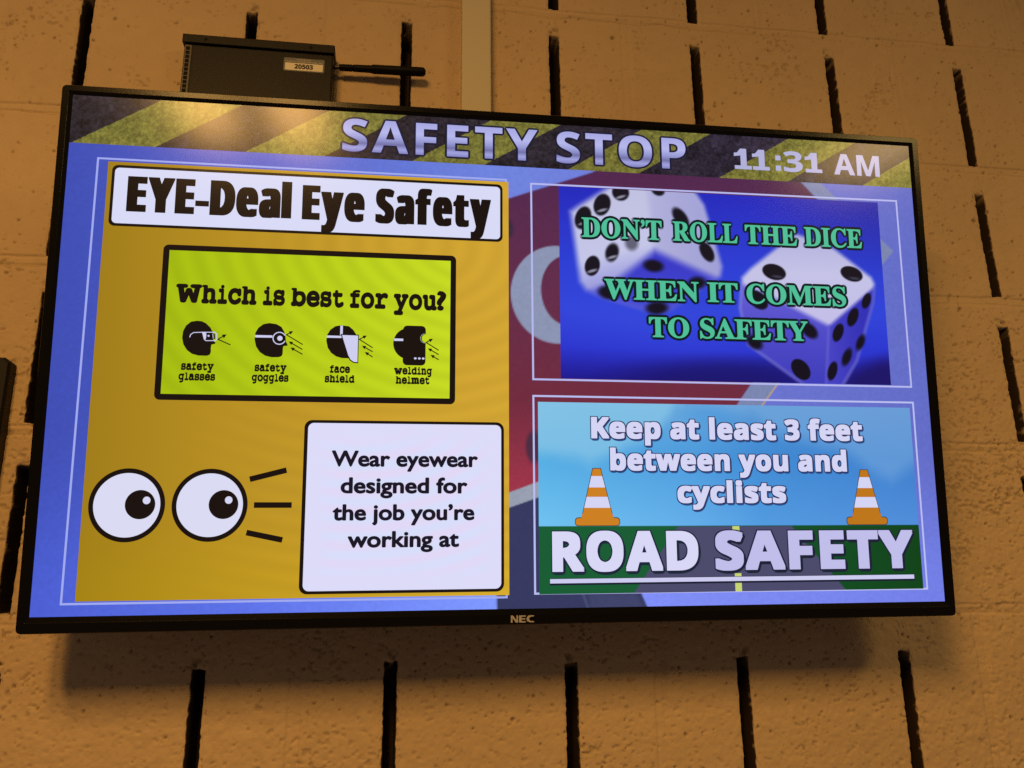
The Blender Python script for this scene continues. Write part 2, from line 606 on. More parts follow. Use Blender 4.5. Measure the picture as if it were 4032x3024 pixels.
def glyphs(body, style, bold, track=1.0, square=False):
    """outline of a line of lettering; two of the poster's faces are reshaped letter by letter"""
    if style not in ('slab', 'impact'):
        return raw_glyphs(body, style, bold, track, square)
    Vs, Fs, x, n = [], [], 0.0, 0
    if style == 'slab':                                    # each letter its own width, tall lower case
        xs, gap = 1.15, 0.06
        xh, top = (raw_glyphs(q, 'slab', 0.0)[0][:, 1].max() for q in 'xh')
        for ch in body:
            if ch == ' ':
                x += 0.24
                continue
            V0, _ = raw_glyphs(ch, 'slab', 0.0)
            V, F = raw_glyphs(ch, 'slab', bold * (0.85 if ch in 'Wgs' else 1.0))
            k, W = WIDE.get(ch, 1.0), V.copy()
            lo, hi = V0[:, 0].min(), V0[:, 0].max()
            W[:, 0] = x + (V[:, 0] - lo) * k
            y = V[:, 1]
            if ch == 'W':
                W[:, 1] = y * 1.1
            elif ch != '?':
                W[:, 1] = np.where(y < xh, y * xs, xh * xs + (y - xh) * (top - xh * xs) / (top - xh) if ch in 'hbdklfti' else y * xs)
            Vs.append(W)
            Fs += [tuple(i + n for i in f) for f in F]
            n += len(V)
            x += (hi - lo) * k + gap + bold
    else:                                                  # heavy upright strokes, short counters
        sm = 0.080
        for ch in body:
            V0, F0 = raw_glyphs(ch, 'sans', 0.0)
            lo, hi = V0[:, 0].min(), V0[:, 0].max()
            c = 0
            for dx in np.linspace(-sm, sm, 5):
                for dy in (-bold, 0, bold):
                    W = V0.copy()
                    W[:, 0] += x - lo + dx
                    W[:, 1] = V0[:, 1] * (1.08 if ch in 'eayg' else 1.0) + dy
                    W[:, 2] = c * 0.02
                    c += 1
                    Vs.append(W)
                    Fs += [tuple(i + n for i in f) for f in F0]
                    n += len(V0)
            x += (hi - lo) + 0.026 + 2 * sm
    return np.concatenate(Vs), Fs


_caps = {}


def cap_height(style):
    if style not in _caps:
        _caps[style] = raw_glyphs('E', 'sans' if style == 'impact' else style, 0.0)[0][:, 1].max()
    return _caps[style]


def picture(name, x0, y0, x1, y1, step, fn, layer, parent):
    nx, ny = int(round((x1 - x0) / step)) + 1, int(round((y1 - y0) / step)) + 1
    xs, ys = np.linspace(x0, x1, nx), np.linspace(y1, y0, ny)
    X, Y = np.meshgrid(xs, ys)
    c = lin(np.clip(fn(X, Y), 0, 255))
    P = np.stack([sx(X), sy(Y), np.full_like(X, layer * LAYER)], -1)
    return grid_object(name, xs, ys, P, PIC, parent, smooth=False, attrs={'pic': c})


def sdf(X, Y, pts):
    """signed distance to a polygon, negative inside"""
    p = np.array(pts, float)
    d2 = np.full(X.shape, 1e18)
    ins = np.zeros(X.shape, bool)
    for a, b in zip(p, np.roll(p, -1, 0)):
        ex, ey = b - a
        wx, wy = X - a[0], Y - a[1]
        t = np.clip((wx * ex + wy * ey) / (ex * ex + ey * ey + 1e-9), 0, 1)
        d2 = np.minimum(d2, (wx - ex * t) ** 2 + (wy - ey * t) ** 2)
        c1 = (a[1] <= Y) != (b[1] <= Y)
        xi = a[0] + (Y - a[1]) / (ey if abs(ey) > 1e-9 else 1e-9) * ex
        ins ^= c1 & (X < xi)
    return np.where(ins, -np.sqrt(d2), np.sqrt(d2))


def mixc(base, rgb, a):
    rgb = np.asarray(rgb, float)
    return base * (1 - a[..., None]) + rgb * a[..., None]


def cover(d, soft=1.0):
    return sstep(soft, -soft, d)


def lerp_rgb(t, stops):
    xs = [s[0] for s in stops]
    return np.stack([np.interp(t, xs, [s[1][i] for s in stops]) for i in range(3)], -1)


# --- screen base: the photograph of a painted container wall behind the slides
def bg_fn(X, Y):
    c = lerp_rgb(X, [(0, (62, 78, 180)), (400, (78, 96, 200)), (900, (110, 132, 222)), (1250, (110, 122, 214)), (1920, (98, 108, 198))])
    low = sstep(700, 1080, Y)
    c = c * (1 + 0.10 * low[..., None]) + low[..., None] * np.array([6, 8, 12])
    mar = [(925, 188), (1128, 112), (1150, 100), (1630, 100), (1805, 285), (1487, 597), (1440, 660), (1300, 760), (925, 860)]
    tone = lerp_rgb(Y, [(100, (80, 38, 78)), (400, (98, 44, 74)), (640, (112, 42, 62)), (840, (160, 52, 74))])
    a = cover(sdf(X, Y, mar), 2.5)
    c = c * (1 - a[..., None]) + tone * a[..., None]
    c = mixc(c, (122, 134, 176), cover(sdf(X, Y, [(1630, 100), (1677, 100), (1860, 268), (1832, 300), (1549, 597), (1500, 660), (1440, 660), (1487, 597), (1805, 285)]), 2.0))
    c = mixc(c, (190, 160, 120), cover(np.abs((X - 1549) * 0.56 + (Y - 597) * 0.44 + 0) - 1.2, 1.0) * (Y > 560) * (X < 1580) * (X > 1500))
    # big pale letter on the container
    r0, r1 = np.hypot((X - 1045) / 105, (Y - 402) / 112), np.hypot((X - 1068) / 60, (Y - 392) / 80)
    a = sstep(1.02, 0.98, r0) * sstep(0.97, 1.03, r1)
    c = mixc(c, (138, 148, 178), a * (X < 1060))
    c = mixc(c, (58, 42, 66), cover(np.hypot((X - 990) / 18, (Y - 742) / 34) * 20 - 20, 5) * 0.8)
    c = mixc(c, (45, 40, 64), cover(np.hypot((X - 938) / 8, (Y - 255) / 20) * 10 - 10, 4) * 0.7)
    # pale sill and the dark road below it
    c = mixc(c, (52, 56, 96), cover(sdf(X, Y, [(905, 860), (1010, 835), (1300, 780), (1214, 1040), (1236, 1090), (910, 1090)]), 2.0))
    c = mixc(c, (150, 158, 176), cover(sdf(X, Y, [(920, 845), (1010, 812), (1010, 846), (920, 877)]), 1.5))
    c = mixc(c, (84, 92, 128), cover(np.abs(X - 1092 - (Y - 1050) * 0.35) - 2, 3) * (Y > 1040) * 0.8)
    c = mixc(c, (72, 78, 116), cover(sdf(X, Y, [(1105, 1052), (1210, 1052), (1225, 1085), (1108, 1085)]), 6) * 0.5)
    n = value_noise(X, Y, 5, 31) - 0.5
    return c * (1 + 0.05 * n[..., None])


screen = picture('screen', 0, 0, 1920, 1080, 3, bg_fn, 0, monitor)


# --- header banner: worn black and yellow stripes with the title
def header_fn(X, Y):
    e = [5, 174, 360, 529, 720, 881, 1073, 1240, 1434, 1604, 1793, 1990]
    u = X - (107 - Y) * (172 / 105.0)
    k = np.searchsorted(e, u + (value_noise(X, Y, 4, 40) - 0.5) * 1.5)
    yel = (k % 2 == 1)
    n1, n2, n3 = value_noise(X, Y, 3, 41) - 0.5, value_noise(X, Y, 7, 42) - 0.5, value_noise(X, Y, 26, 43) - 0.5
    y = np.array([113, 110, 50]) * (1 + 0.34 * n1 + 0.30 * n2 + 0.16 * n3)[..., None]
    b = np.array([40, 35, 43]) * (1 + 0.5 * n1 + 0.5 * n2 + 0.45 * n3)[..., None] + np.stack([0 * X, 0 * X, 10 * sstep(900, 1700, X)], -1)
    c = np.where(yel[..., None], y, b)
    return c * (1 + 0.05 * sstep(1200, 1900, X))[..., None]


banner = picture('header_banner', 0, 0, 1920, 107.5, 1.6, header_fn, 1.5, screen)


def title_material():
    m = bpy.data.materials.new('title_metal')
    m.use_nodes = True
    nt = m.node_tree
    p = nt.nodes['Principled BSDF']
    p.inputs['Base Color'].default_value = (0.006, 0.006, 0.007, 1)
    p.inputs['Roughness'].default_value = GLOSS
    p.inputs['Specular IOR Level'].default_value = GLARE
    p.inputs['Emission Strength'].default_value = 1.0
    tc = nt.nodes.new('ShaderNodeTexCoord')
    sp = nt.nodes.new('ShaderNodeSeparateXYZ')
    mr = nt.nodes.new('ShaderNodeMapRange')
    mr.inputs['From Min'].default_value = float(sy(94))
    mr.inputs['From Max'].default_value = float(sy(14))
    r = nt.nodes.new('ShaderNodeValToRGB')
    st = [(0.0, (124, 122, 184)), (0.14, (160, 162, 222)), (0.27, (112, 112, 168)), (0.42, (150, 154, 212)), (0.62, (182, 184, 236)), (1.0, (164, 166, 224))]
    while len(r.color_ramp.elements) < len(st):
        r.color_ramp.elements.new(0.5)
    for e, (t, c) in zip(r.color_ramp.elements, st):
        e.position = t
        e.color = (*lin(c), 1)
    nt.links.new(tc.outputs['Object'], sp.inputs[0])
    nt.links.new(sp.outputs['Y'], mr.inputs['Value'])
    nt.links.new(mr.outputs[0], r.inputs['Fac'])
    nt.links.new(r.outputs['Color'], p.inputs['Emission Color'])
    return m


title_mat = title_material()
art = Art()
for body, a, b in (('SAFETY', 566, 1002), ('STOP', 1047, 1353)):
    V, F = raw_glyphs(body, 'sans', 0.045, 1.13)
    V0, _ = raw_glyphs(body, 'sans', 0.0, 1.13)
    lo, hi = V0[:, 0].min(), V0[:, 0].max()
    px, py = a + (V[:, 0] - lo) / (hi - lo) * (b - a), 91.5 - V[:, 1] * 74.5 / cap_height('sans')
    art.add(np.stack([sx(px), sy(py), (3 + V[:, 2]) * LAYER], -1), F, glow((26, 26, 52)))
    Vt, Ft = raw_glyphs(body, 'sans', 0.004, 1.13, True)
    px, py = a + (Vt[:, 0] - lo) / (hi - lo) * (b - a), 91.5 - Vt[:, 1] * 74.5 / cap_height('sans')
    art.add(np.stack([sx(px), sy(py), (4.5 + Vt[:, 2]) * LAYER], -1), Ft, title_mat)
art.build('banner_title', screen)

art = Art()
CK = (176, 176, 218)
for body, a, b, base, cap in (('1', 1476, 1502, 83, 51), ('1', 1521, 1562, 83, 51), (':', 1579, 1589, 82.5, 50), ('3', 1596, 1642, 82, 49.5), ('1', 1653, 1687, 82, 50), ('AM', 1723, 1839, 82.5, 51)):
    if body == ':':
        art.rect(1575, 44, 1588, 56, CK, 4.5)
        art.rect(1575, 69, 1588, 82, CK, 4.5)
        continue
    if body == '1':
        x = a + 13.0
        art.poly([(x - 1, base - cap), (x + 14, base - cap), (x + 14, base - 9), (x - 1, base - 9)], CK, 4.5)
        art.poly([(x - 17, base - cap + 11), (x - 9, base - cap + 10), (x - 1.02, base - cap), (x - 1.02, base - cap + 17), (x - 17, base - cap + 19.5)], CK, 4.5)
        art.rect(x - 16, base - 8.95, x + 26, base, CK, 4.5)
        continue
    art.text(body, 'sans', a, b, base, cap, CK, 4.5, 0.01)
art.build('clock_readout', screen)

# --- white outlines round the three slides
art = Art()
art.frame([(58, 137), (932, 138), (932, 1058.5), (53.5, 1058.5)], 4.2, (160, 170, 238), 1.2)
art.frame([(985, 144), (1879, 140), (1881, 597), (987, 596.5)], 4.2, (182, 184, 238), 1.2)
art.frame([(987, 629), (1882, 629.5), (1882, 1054), (988, 1052)], 4.2, (186, 190, 240), 1.2)
art.build('slide_outline', screen)

# --- eye safety poster
INK = (20, 12, 12)


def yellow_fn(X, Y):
    c = lerp_rgb(X, [(80, (160, 125, 25)), (350, (182, 142, 34)), (700, (202, 159, 46)), (935, (208, 164, 50))])  # left side dimmer: the screen's viewing-angle falloff put into the colour
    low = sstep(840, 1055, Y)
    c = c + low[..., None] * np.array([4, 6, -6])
    # faint curved camera moire bands put into the poster's colour
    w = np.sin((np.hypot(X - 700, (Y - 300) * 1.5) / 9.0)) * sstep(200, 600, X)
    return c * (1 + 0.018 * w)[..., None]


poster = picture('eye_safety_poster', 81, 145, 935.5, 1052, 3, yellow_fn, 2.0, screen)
art = Art()
art.rrect(90, 152, 922, 286.5, 12, INK, 3)
art.rrect(96, 158, 916.5, 280.5, 9, (216, 218, 246), 4)
art.text('EYE-Deal', 'impact', 124, 461, 252.5, 75.5, INK, 5, 0.012)
art.text('Eye', 'impact', 485, 617, 253, 75.5, INK, 5, 0.012)
art.text('Safety', 'impact', 642, 895, 253.5, 76, INK, 5, 0.012)
art.rrect(203.5, 322.5, 819, 652.5, 11, INK, 3)


def green_fn(X, Y):
    c = lerp_rgb(X, [(215, (164, 186, 14)), (500, (180, 202, 22)), (807, (194, 214, 34))])  # viewing-angle dimming to the left, put into the lime
    w = np.sin(np.hypot(X - 900, (Y - 250) * 1.4) / 8.0)  # camera moire ripple put into the colour
    return c * (1 + 0.025 * w)[..., None]


picture('quiz_panel', 216, 334.5, 807, 640, 3, green_fn, 4, screen)
art.text('Which is best for you?', 'slab', 236, 796, 444.8, 32.5, INK, 5, 0.047)
for body, x0, x1, base in (('safety', 254, 317, 589), ('glasses', 250, 321, 610.5), ('safety', 401, 464, 588.7), ('goggles', 396, 469, 610),
                           ('face', 555, 595, 588.7), ('shield', 545, 605, 609.5), ('welding', 689, 768, 589.2), ('helmet', 693, 763, 609.6)):
    art.text(body, 'slab', x0, x1, base - 0.5, 13.2, INK, 5, 0.050)
W1 = (206, 206, 240)
# heads
art.poly([(279.6, 485.1), (267.6, 487.3), (258.1, 495.9), (252.8, 508.2), (251.8, 522.0), (254.8, 535.5), (262.4, 547.5), (272.8, 555.4), (285.8, 558.7), (303.0, 558.9), (308.6, 556.4), (310.6, 550.8), (310.1, 541.7), (310.9, 535.0), (318.3, 533.0), (318.8, 530.5), (314.2, 526.4), (313.9, 518.8), (311.9, 508.1), (307.1, 499.0), (298.0, 490.1), (289.1, 485.8)], INK, 5)
_t = [(266.9, 520.1), (268.5, 514.4), (274.0, 510.4), (291.8, 509.2), (316.5, 508.6), (320.3, 512.0), (321.0, 523.6), (318.6, 526.4), (299.4, 526.9), (295.9, 524.0), (291.8, 509.6)]
for a, b in zip(_t[:-1], _t[1:]):
    art.line(a, b, 1.7, W1, 6, True)
art.poly([(289, 508.8), (298, 508.8), (300, 513), (299, 524), (296.0, 523.5), (292.5, 512)], W1, 6.4)
art.poly([(299.5, 512.4), (316.4, 511.4), (317.8, 522.6), (300.4, 524.0)], INK, 6.8)
art.disc(304.2, 516.6, 2.1, 2.1, W1, 7.2)
art.line((312.5, 512), (314, 522), 1.3, W1, 7.2)
art.line((349, 534.6), (322.7, 523.1), 2.2, INK, 5)
art.arrow((322.7, 523.6), (340.5, 512.4), 2.2, 9, INK, 5.3)
art.poly([(425.9, 485.7), (414.2, 488.2), (404.3, 496.3), (398.3, 507.2), (397.2, 521.1), (400.8, 536.4), (408.9, 548.4), (420.0, 555.8), (433.3, 558.9), (447.9, 558.5), (454.2, 555.9), (455.8, 550.4), (455.9, 538.1), (457.2, 534.3), (464.5, 533.5), (465.0, 531.0), (461.2, 524.0), (460.3, 514.8), (457.5, 504.0), (451.2, 493.4), (440.7, 487.5)], INK, 5)
art.poly([(398.0, 512.2), (433.4, 512.1), (433.6, 517.1), (398.2, 517.4)], W1, 6)
art.ring(447.7, 517.9, 11.8, 13.9, W1, 6, 25, 330)
art.disc(448.9, 517.9, 5.4, 5.4, W1, 6)
art.line((496.3, 530.2), (461.3, 509.5), 2.2, INK, 5.6)
art.arrow((461.3, 510.4), (475.7, 501.7), 2.2, 8.5, INK, 5.9)
art.arrow((496.1, 540.8), (467.1, 524.2), 2.2, 8.5, INK, 5.6)
art.arrow((496.5, 551.2), (471.2, 537.1), 2.2, 8.5, INK, 5.6)
art.poly([(574.6, 486.1), (562.6, 488.6), (552.4, 496.7), (546.1, 507.8), (544.7, 520.3), (548.2, 535.7), (555.4, 546.4), (566.0, 553.9), (578.1, 557.3), (593.0, 557.5), (608.1, 530), (607.5, 506.2), (600.4, 495.4), (591.2, 487.8)], INK, 5)
art.poly([(545.4, 509.1), (576.1, 509.2), (576.3, 513.9), (545.5, 514.1)], W1, 6)
art.poly([(573.1, 486.9), (578.5, 486.9), (578.5, 508), (573.1, 508)], W1, 6.3)
art.poly([(574.2, 505.2), (612.6, 505.6), (612.6, 568), (602.0, 566.9), (594.6, 561.9), (589.2, 552.4)], INK, 6.6)
art.poly([(577.0, 507.4), (610.9, 507.7), (610.9, 565.5), (602.7, 564.6), (596.4, 560.2), (591.6, 551.4)], W1, 7)
art.line((642.1, 533.4), (613.0, 515.4), 2.2, INK, 7.2)
art.arrow((613.0, 516.2), (629.4, 507.1), 2.2, 8.5, INK, 7.5)
art.arrow((642.3, 542.1), (619.4, 529.6), 2.2, 8.5, INK, 7.2)
art.arrow((642.6, 553.6), (625.8, 543.1), 2.2, 8.5, INK, 7.2)
art.disc(718, 522.4, 32.5, 34.0, INK, 5)
art.rrect(706.1, 482.8, 754.6, 569.6, 9, INK, 5.5)
art.poly([(687.2, 511.8), (706.5, 511.9), (706.6, 517.0), (687.2, 517.2)], W1, 6)
art.disc(755.2, 510.2, 9.0, 9.4, (194, 214, 32), 6)
art.ring(753.6, 510.0, 9.4, 10.9, (150, 156, 150), 6.4, 95, 262)
for x in (732.9, 741.5, 749.8):
    art.disc(x, 554.3, 2.9, 2.3, W1, 6.4, 16)
art.line((782.8, 535.5), (754.9, 518.5), 2.2, INK, 6.7)
art.arrow((754.9, 519.3), (770.2, 510.5), 2.2, 8.5, INK, 7)
art.arrow((782.9, 545.0), (759.6, 531.7), 2.2, 8.5, INK, 6.7)
art.arrow((783.1, 556.3), (765.4, 546.0), 2.2, 8.5, INK, 6.7)
# advice box
art.rrect(506, 690, 924.5, 1044.5, 16, INK, 3)
art.rrect(513.5, 696, 918.5, 1038.5, 12, (220, 219, 248), 4)
DK = (20, 18, 34)


def advice_fn(X, Y):
    e = np.minimum(np.minimum(X - 522, 910 - X), np.minimum(Y - 704, 1031 - Y))
    w = np.sin(np.hypot(X - 620, (Y - 560) * 1.3) / 7.5) * sstep(0, 60, e)  # camera moire tint put into the white, fading at the edges
    return np.array([220, 219, 248]) + w[..., None] * np.array([-5, 3, 2.0])


picture('advice_panel', 522, 704, 910, 1031, 3, advice_fn, 4.4, screen)
for body, x0, x1, base in (('Wear eyewear', 565, 867, 785), ('designed for', 585, 845, 840.5), ("the job you\u2019re", 570, 860, 896), ('working at', 602, 828, 951)):
    art.text(body, 'plain', x0, x1, base, 30.5, DK, 5, 0.034)
# the pair of eyes and its rays
for cx, l, r in ((165.2, 92.5, 238.3), (324.6, 250.8, 398.6)):
    art.disc(cx, 865.6, (r - l) / 2, 73.2, INK, 3, 72)
    art.disc(cx, 865.6, (r - l) / 2 - 9.2, 63.8, (218, 219, 243), 4, 72)
art.disc(190.3, 864.6, 29, 29, INK, 5)
art.disc(351.3, 864.6, 29, 29, INK, 5)
art.disc(202.3, 856.3, 7.4, 7.6, (214, 214, 242), 6, 32)
art.disc(361.0, 855.6, 7.4, 7.6, (214, 214, 242), 6, 32)
for a, b in (((400.5, 813.5), (473, 794.5)), ((411, 865.7), (486, 865.7)), ((398.5, 920.8), (470, 936))):
    art.line(a, b, 11.4, INK, 3)
art.build('poster_artwork', screen)


# --- dice slide
def ell(X, Y, cx, cy, rx, ry, ang=0.0):
    t = math.radians(ang)
    u, v = (X - cx) * math.cos(t) + (Y - cy) * math.sin(t), -(X - cx) * math.sin(t) + (Y - cy) * math.cos(t)
    r = np.hypot(u / rx, v / ry)
    return (r - 1) * min(rx, ry)


def dice_fn(X, Y):
    c = lerp_rgb(Y, [(146, (34, 40, 186)), (330, (42, 62, 212)), (430, (46, 66, 216)), (520, (40, 52, 206)), (592, (26, 22, 140))])
    c = c * (1.0 - 0.12 * sstep(1500, 1830, X) * sstep(420, 150, Y))[..., None]
    c = mixc(c, (20, 16, 100), np.clip(cover(ell(X, Y, 1420, 585, 220, 42, -2), 26), 0, 1) * 0.75)
    c = mixc(c, (24, 16, 96), cover(ell(X, Y, 1800, 585, 110, 48, -20), 26) * 0.9)
    c = mixc(c, (66, 92, 232), cover(ell(X, Y, 1250, 470, 190, 46, 5), 60) * 0.25)
    # first die
    b1 = [(1074, 206), (1092, 192), (1164, 143), (1180, 120), (1350, 120), (1378, 152), (1394, 176), (1432, 322), (1428, 348), (1388, 372), (1310, 428), (1292, 436), (1262, 438), (1150, 408), (1108, 392), (1094, 372)]
    a = cover(sdf(X, Y, b1) + 3, 11)
    lf = lerp_rgb(Y + (X - 1180) * 0.3, [(150, (192, 192, 224)), (300, (196, 198, 232)), (390, (140, 140, 216)), (460, (100, 102, 208))])
    c = c * (1 - a[..., None]) + lf * a[..., None]
    rt = cover(sdf(X, Y, [(1254, 110), (1360, 110), (1398, 176), (1440, 330), (1420, 356), (1272, 296)]), 12) * a
    c = c * (1 - rt[..., None]) + lerp_rgb(X, [(1254, (178, 178, 220)), (1330, (168, 168, 216)), (1420, (160, 160, 214))]) * rt[..., None]
    un = cover(sdf(X, Y, [(1272, 292), (1410, 350), (1470, 372), (1436, 480), (1080, 480), (1070, 420), (1180, 366)]), 15) * a
    c = c * (1 - un[..., None]) + lerp_rgb(Y, [(300, (52, 52, 196)), (440, (72, 78, 210))]) * un[..., None]
    for cx, cy, rx, ry, an, sf in ((1195, 156, 20, 20, -20, 3), (1150.9, 187.7, 19, 27, 20, 2.5), (1106, 221, 18, 28, 20, 2.5), (1218, 276, 15, 17, 0, 7), (1171.8, 300, 15, 22, 18, 4), (1125.5, 333, 17, 24, 16, 2),
                                   (1284, 146, 16, 13, 20, 3), (1336, 210, 15, 27, -35, 4), (1396, 289.5, 15, 25, -28, 3), (1267.8, 327.5, 23, 14, 4, 6), (1369.9, 364, 20, 14, -8, 7), (1162, 394, 24, 15, 8, 6), (1273, 426, 25, 14, -6, 6)):
        c = mixc(c, (14, 12, 24), cover(ell(X, Y, cx, cy, rx, ry, an), sf) * (0.55 if sf == 7 and cx < 1300 else 0.97))
    for cx, cy in ((1195, 167), (1151, 201), (1107, 234), (1172, 311), (1125, 345)):
        c = mixc(c, (170, 170, 190), cover(ell(X, Y, cx, cy, 12, 3.2, -18), 2) * 0.8)
    # second die
    b2 = [(1476, 346), (1500, 322), (1600, 244), (1616, 234), (1690, 256), (1712, 268), (1800, 334), (1807, 350), (1800, 396), (1750, 536), (1708, 600), (1618, 600), (1484, 506), (1468, 420)]
    a = cover(sdf(X, Y, b2) + 2, 8)
    top = lerp_rgb(Y, [(235, (176, 176, 220)), (330, (196, 194, 230)), (450, (194, 190, 232))])
    c = c * (1 - a[..., None]) + top * a[..., None]
    lf = cover(sdf(X, Y, [(1430, 342), (1476, 362), (1560, 396), (1664, 446), (1686, 456), (1666, 640), (1560, 640), (1430, 540)]), 9) * a
    c = c * (1 - lf[..., None]) + lerp_rgb(Y, [(360, (104, 96, 212)), (470, (78, 74, 200)), (590, (62, 60, 186))]) * lf[..., None]
    rt = cover(sdf(X, Y, [(1684, 456), (1800, 362), (1850, 322), (1850, 420), (1780, 640), (1662, 640)]), 7) * a
    c = c * (1 - rt[..., None]) + lerp_rgb(X, [(1664, (74, 70, 198)), (1740, (54, 52, 184)), (1800, (44, 44, 180))]) * rt[..., None]
    for cx, cy, rx, ry, an, sf in ((1557, 331, 29, 19, 12, 1.5), (1749.2, 328.4, 28, 18, 15, 1.5), (1514, 399, 27, 19, 40, 2.5), (1636, 468, 22, 15, 42, 5), (1501, 499, 20, 14, 35, 6), (1609, 559.5, 27, 20, 50, 1.5),
                                   (1781.9, 392.4, 10, 20, 24, 2), (1745.2, 432.7, 12, 24, 26, 2), (1706, 470.7, 12, 23, 24, 2), (1760, 492.5, 9, 20, 26, 4), (1723.6, 528, 10, 22, 26, 4), (1686, 561.3, 11, 23, 20, 2)):
        c = mixc(c, (12, 10, 22), cover(ell(X, Y, cx, cy, rx, ry, an), sf) * 0.97)
    c = mixc(c, (120, 120, 150), cover(ell(X, Y, 1565, 342, 13, 3, 5), 2) * 0.4)
    c = mixc(c, (120, 120, 150), cover(ell(X, Y, 1756, 339, 13, 3, 5), 2) * 0.4)
    return c


dice = picture('dice_slide', 1050.5, 148.5, 1828.5, 591.5, 2, dice_fn, 2, screen)
MINT, DEEP = (78, 190, 152), (4, 24, 26)
for words in ((('DON\u2019T', 1103, 1289, 265.5), ('ROLL', 1317, 1471, 265), ('THE', 1491, 1617, 265), ('DICE', 1637, 1780, 264)),
              (('WHEN', 1153, 1372, 407.5), ('IT', 1394, 1465, 407), ('COMES', 1488, 1730, 407)),
              (('TO', 1254, 1346, 492.5), ('SAFETY', 1373, 1631, 492))):
    art = Art()
    for body, x0, x1, base in words:
        art.text(body, 'serif', x0, x1, base, 44.5, MINT, 6, 0.014, outline=(0.085, DEEP))
    art.build('slogan_line', screen)


# --- road safety slide
def road_fn(X, Y):
    c = lerp_rgb(Y, [(640, (112, 174, 222)), (760, (78, 160, 222)), (910, (104, 180, 236))])
    c = c * lerp_rgb(X, [(1000, (1.06, 1.08, 1.02)), (1350, (0.94, 0.96, 0.99)), (1500, (0.78, 0.86, 0.95)), (1870, (0.76, 0.78, 0.92))])
    w = (value_noise(X, Y, 60, 51) - 0.5) * 30 + (value_noise(X, Y, 24, 52) - 0.5) * 12
    cl = np.interp(X, [1000, 1080, 1112, 1225, 1268, 1312], [772, 776, 790, 747, 712, 650])
    c = mixc(c, (134, 196, 230), sstep(12, -40, Y - cl - w * 0.4) * 0.75 * (X < 1330))
    cl = np.interp(X, [1312, 1355, 1400, 1486, 1548, 1700, 1766, 1810, 1872], [640, 671, 679, 680, 723, 764, 806, 826, 795])
    c = mixc(c, (122, 172, 222), sstep(12, -45, Y - cl - w * 0.4) * 0.55 * (X > 1312))
    c = mixc(c, (70, 150, 218), cover(ell(X, Y, 1390, 668, 60, 22, 10), 18) * 0.5)
    g = lerp_rgb(X, [(1000, (18, 92, 52)), (1250, (20, 92, 52)), (1700, (10, 74, 32)), (1870, (8, 66, 24))])
    a = (Y > 911.5).astype(float)
    c = c * (1 - a[..., None]) + g * a[..., None]
    road = cover(sdf(X, Y, [(1305.5, 912), (1566, 912), (1687, 1054), (1202, 1054)]), 1.2) * a
    c = mixc(c, (74, 74, 108), road)
    return c


road = picture('road_safety_slide', 999, 644, 1870.5, 1051.5, 2, road_fn, 2, screen)
art = Art()
LY = (198, 212, 116)
art.rect(1429, 912, 1445, 934, LY, 2.6)
art.rect(1429.5, 960, 1445, 975, LY, 2.6)
art.rect(1430, 1013, 1445, 1051.4, LY, 2.6)
WT = (212, 212, 244)
for body, x0, x1, base in (('Keep at least 3 feet', 1118, 1747, 720.5), ('between you and', 1159, 1704, 790), ('cyclists', 1308.5, 1555, 860)):
    art.text(body, 'sans', x0, x1, base, 43.5, WT, 6, 0.030, outline=(0.030, (30, 34, 84)), shadow=(0.035, 2.2, 3.0, (44, 74, 130)), track=1.04, square=True)
art.text('ROAD', 'sans', 1030.5, 1346, 1002.5, 77.5, (216, 216, 246), 6, 0.030, outline=(0.020, (24, 24, 60)), shadow=(0.03, 2.5, 3.5, (22, 40, 56)), track=1.09, square=True)
art.text('SAFETY', 'sans', 1391, 1850, 1003, 77.5, (192, 190, 234), 6, 0.030, outline=(0.020, (24, 24, 60)), shadow=(0.03, 2.5, 3.5, (22, 34, 50)), track=1.09, square=True)
art.rect(1022, 1020.5, 1850, 1029.5, (204, 204, 240), 6)
art.rect(1021, 1019.5, 1852, 1033.5, (22, 26, 50), 5)
for cx, k, o in ((1126.8, 1.0, (204, 128, 34)), (1746.5, 1.0, (190, 118, 26))):
    L = (48, 36, 30)
    body = [(cx - 8.2, 788), (cx + 8.2, 788), (cx + 34.5, 894), (cx - 34.5, 894)]
    art.poly([(cx - 9.4, 786.6), (cx + 9.4, 786.6), (cx + 36, 895), (cx - 36, 895)], L, 3)
    art.poly(body, o, 3.6)

    def wd(y):
        return 8.2 + (34.5 - 8.2) * (y - 788) / 106.0
    for y0, y1 in ((804, 828.5), (848.5, 872)):
        art.poly([(cx - wd(y0), y0), (cx + wd(y0), y0), (cx + wd(y1), y1), (cx - wd(y1), y1)], WT, 4.2)
    art.rrect(cx - 49.5, 892.2, cx + 49.5, 910.8, 7, L, 3.3)
    art.rrect(cx - 48, 893.8, cx + 48, 909.4, 6, o, 3.9)
    art.poly([(cx - 33, 884), (cx + 33, 884), (cx + 36, 896), (cx - 36, 896)], o, 4.0)
art.build('road_lettering', screen)

# --- maker's badge on the lower bezel
badge_mat = plastic('badge_print', (0.50, 0.47, 0.44), 0.4)
mb = MB()


def badge_poly(pts, z=0.00235):
    X0, Y0, s = 938.5, 1107.5, 1.0
    v = [((x / 1920 - .5) * DW, (.5 - y / 1080) * DH, z) for x, y in pts]
    a = sum(v[i][0] * v[(i + 1) % len(v)][1] - v[(i + 1) % len(v)][0] * v[i][1] for i in range(len(v)))
    if a < 0:
        v = v[::-1]
    mb.add(v, [tuple(range(len(v)))], badge_mat)


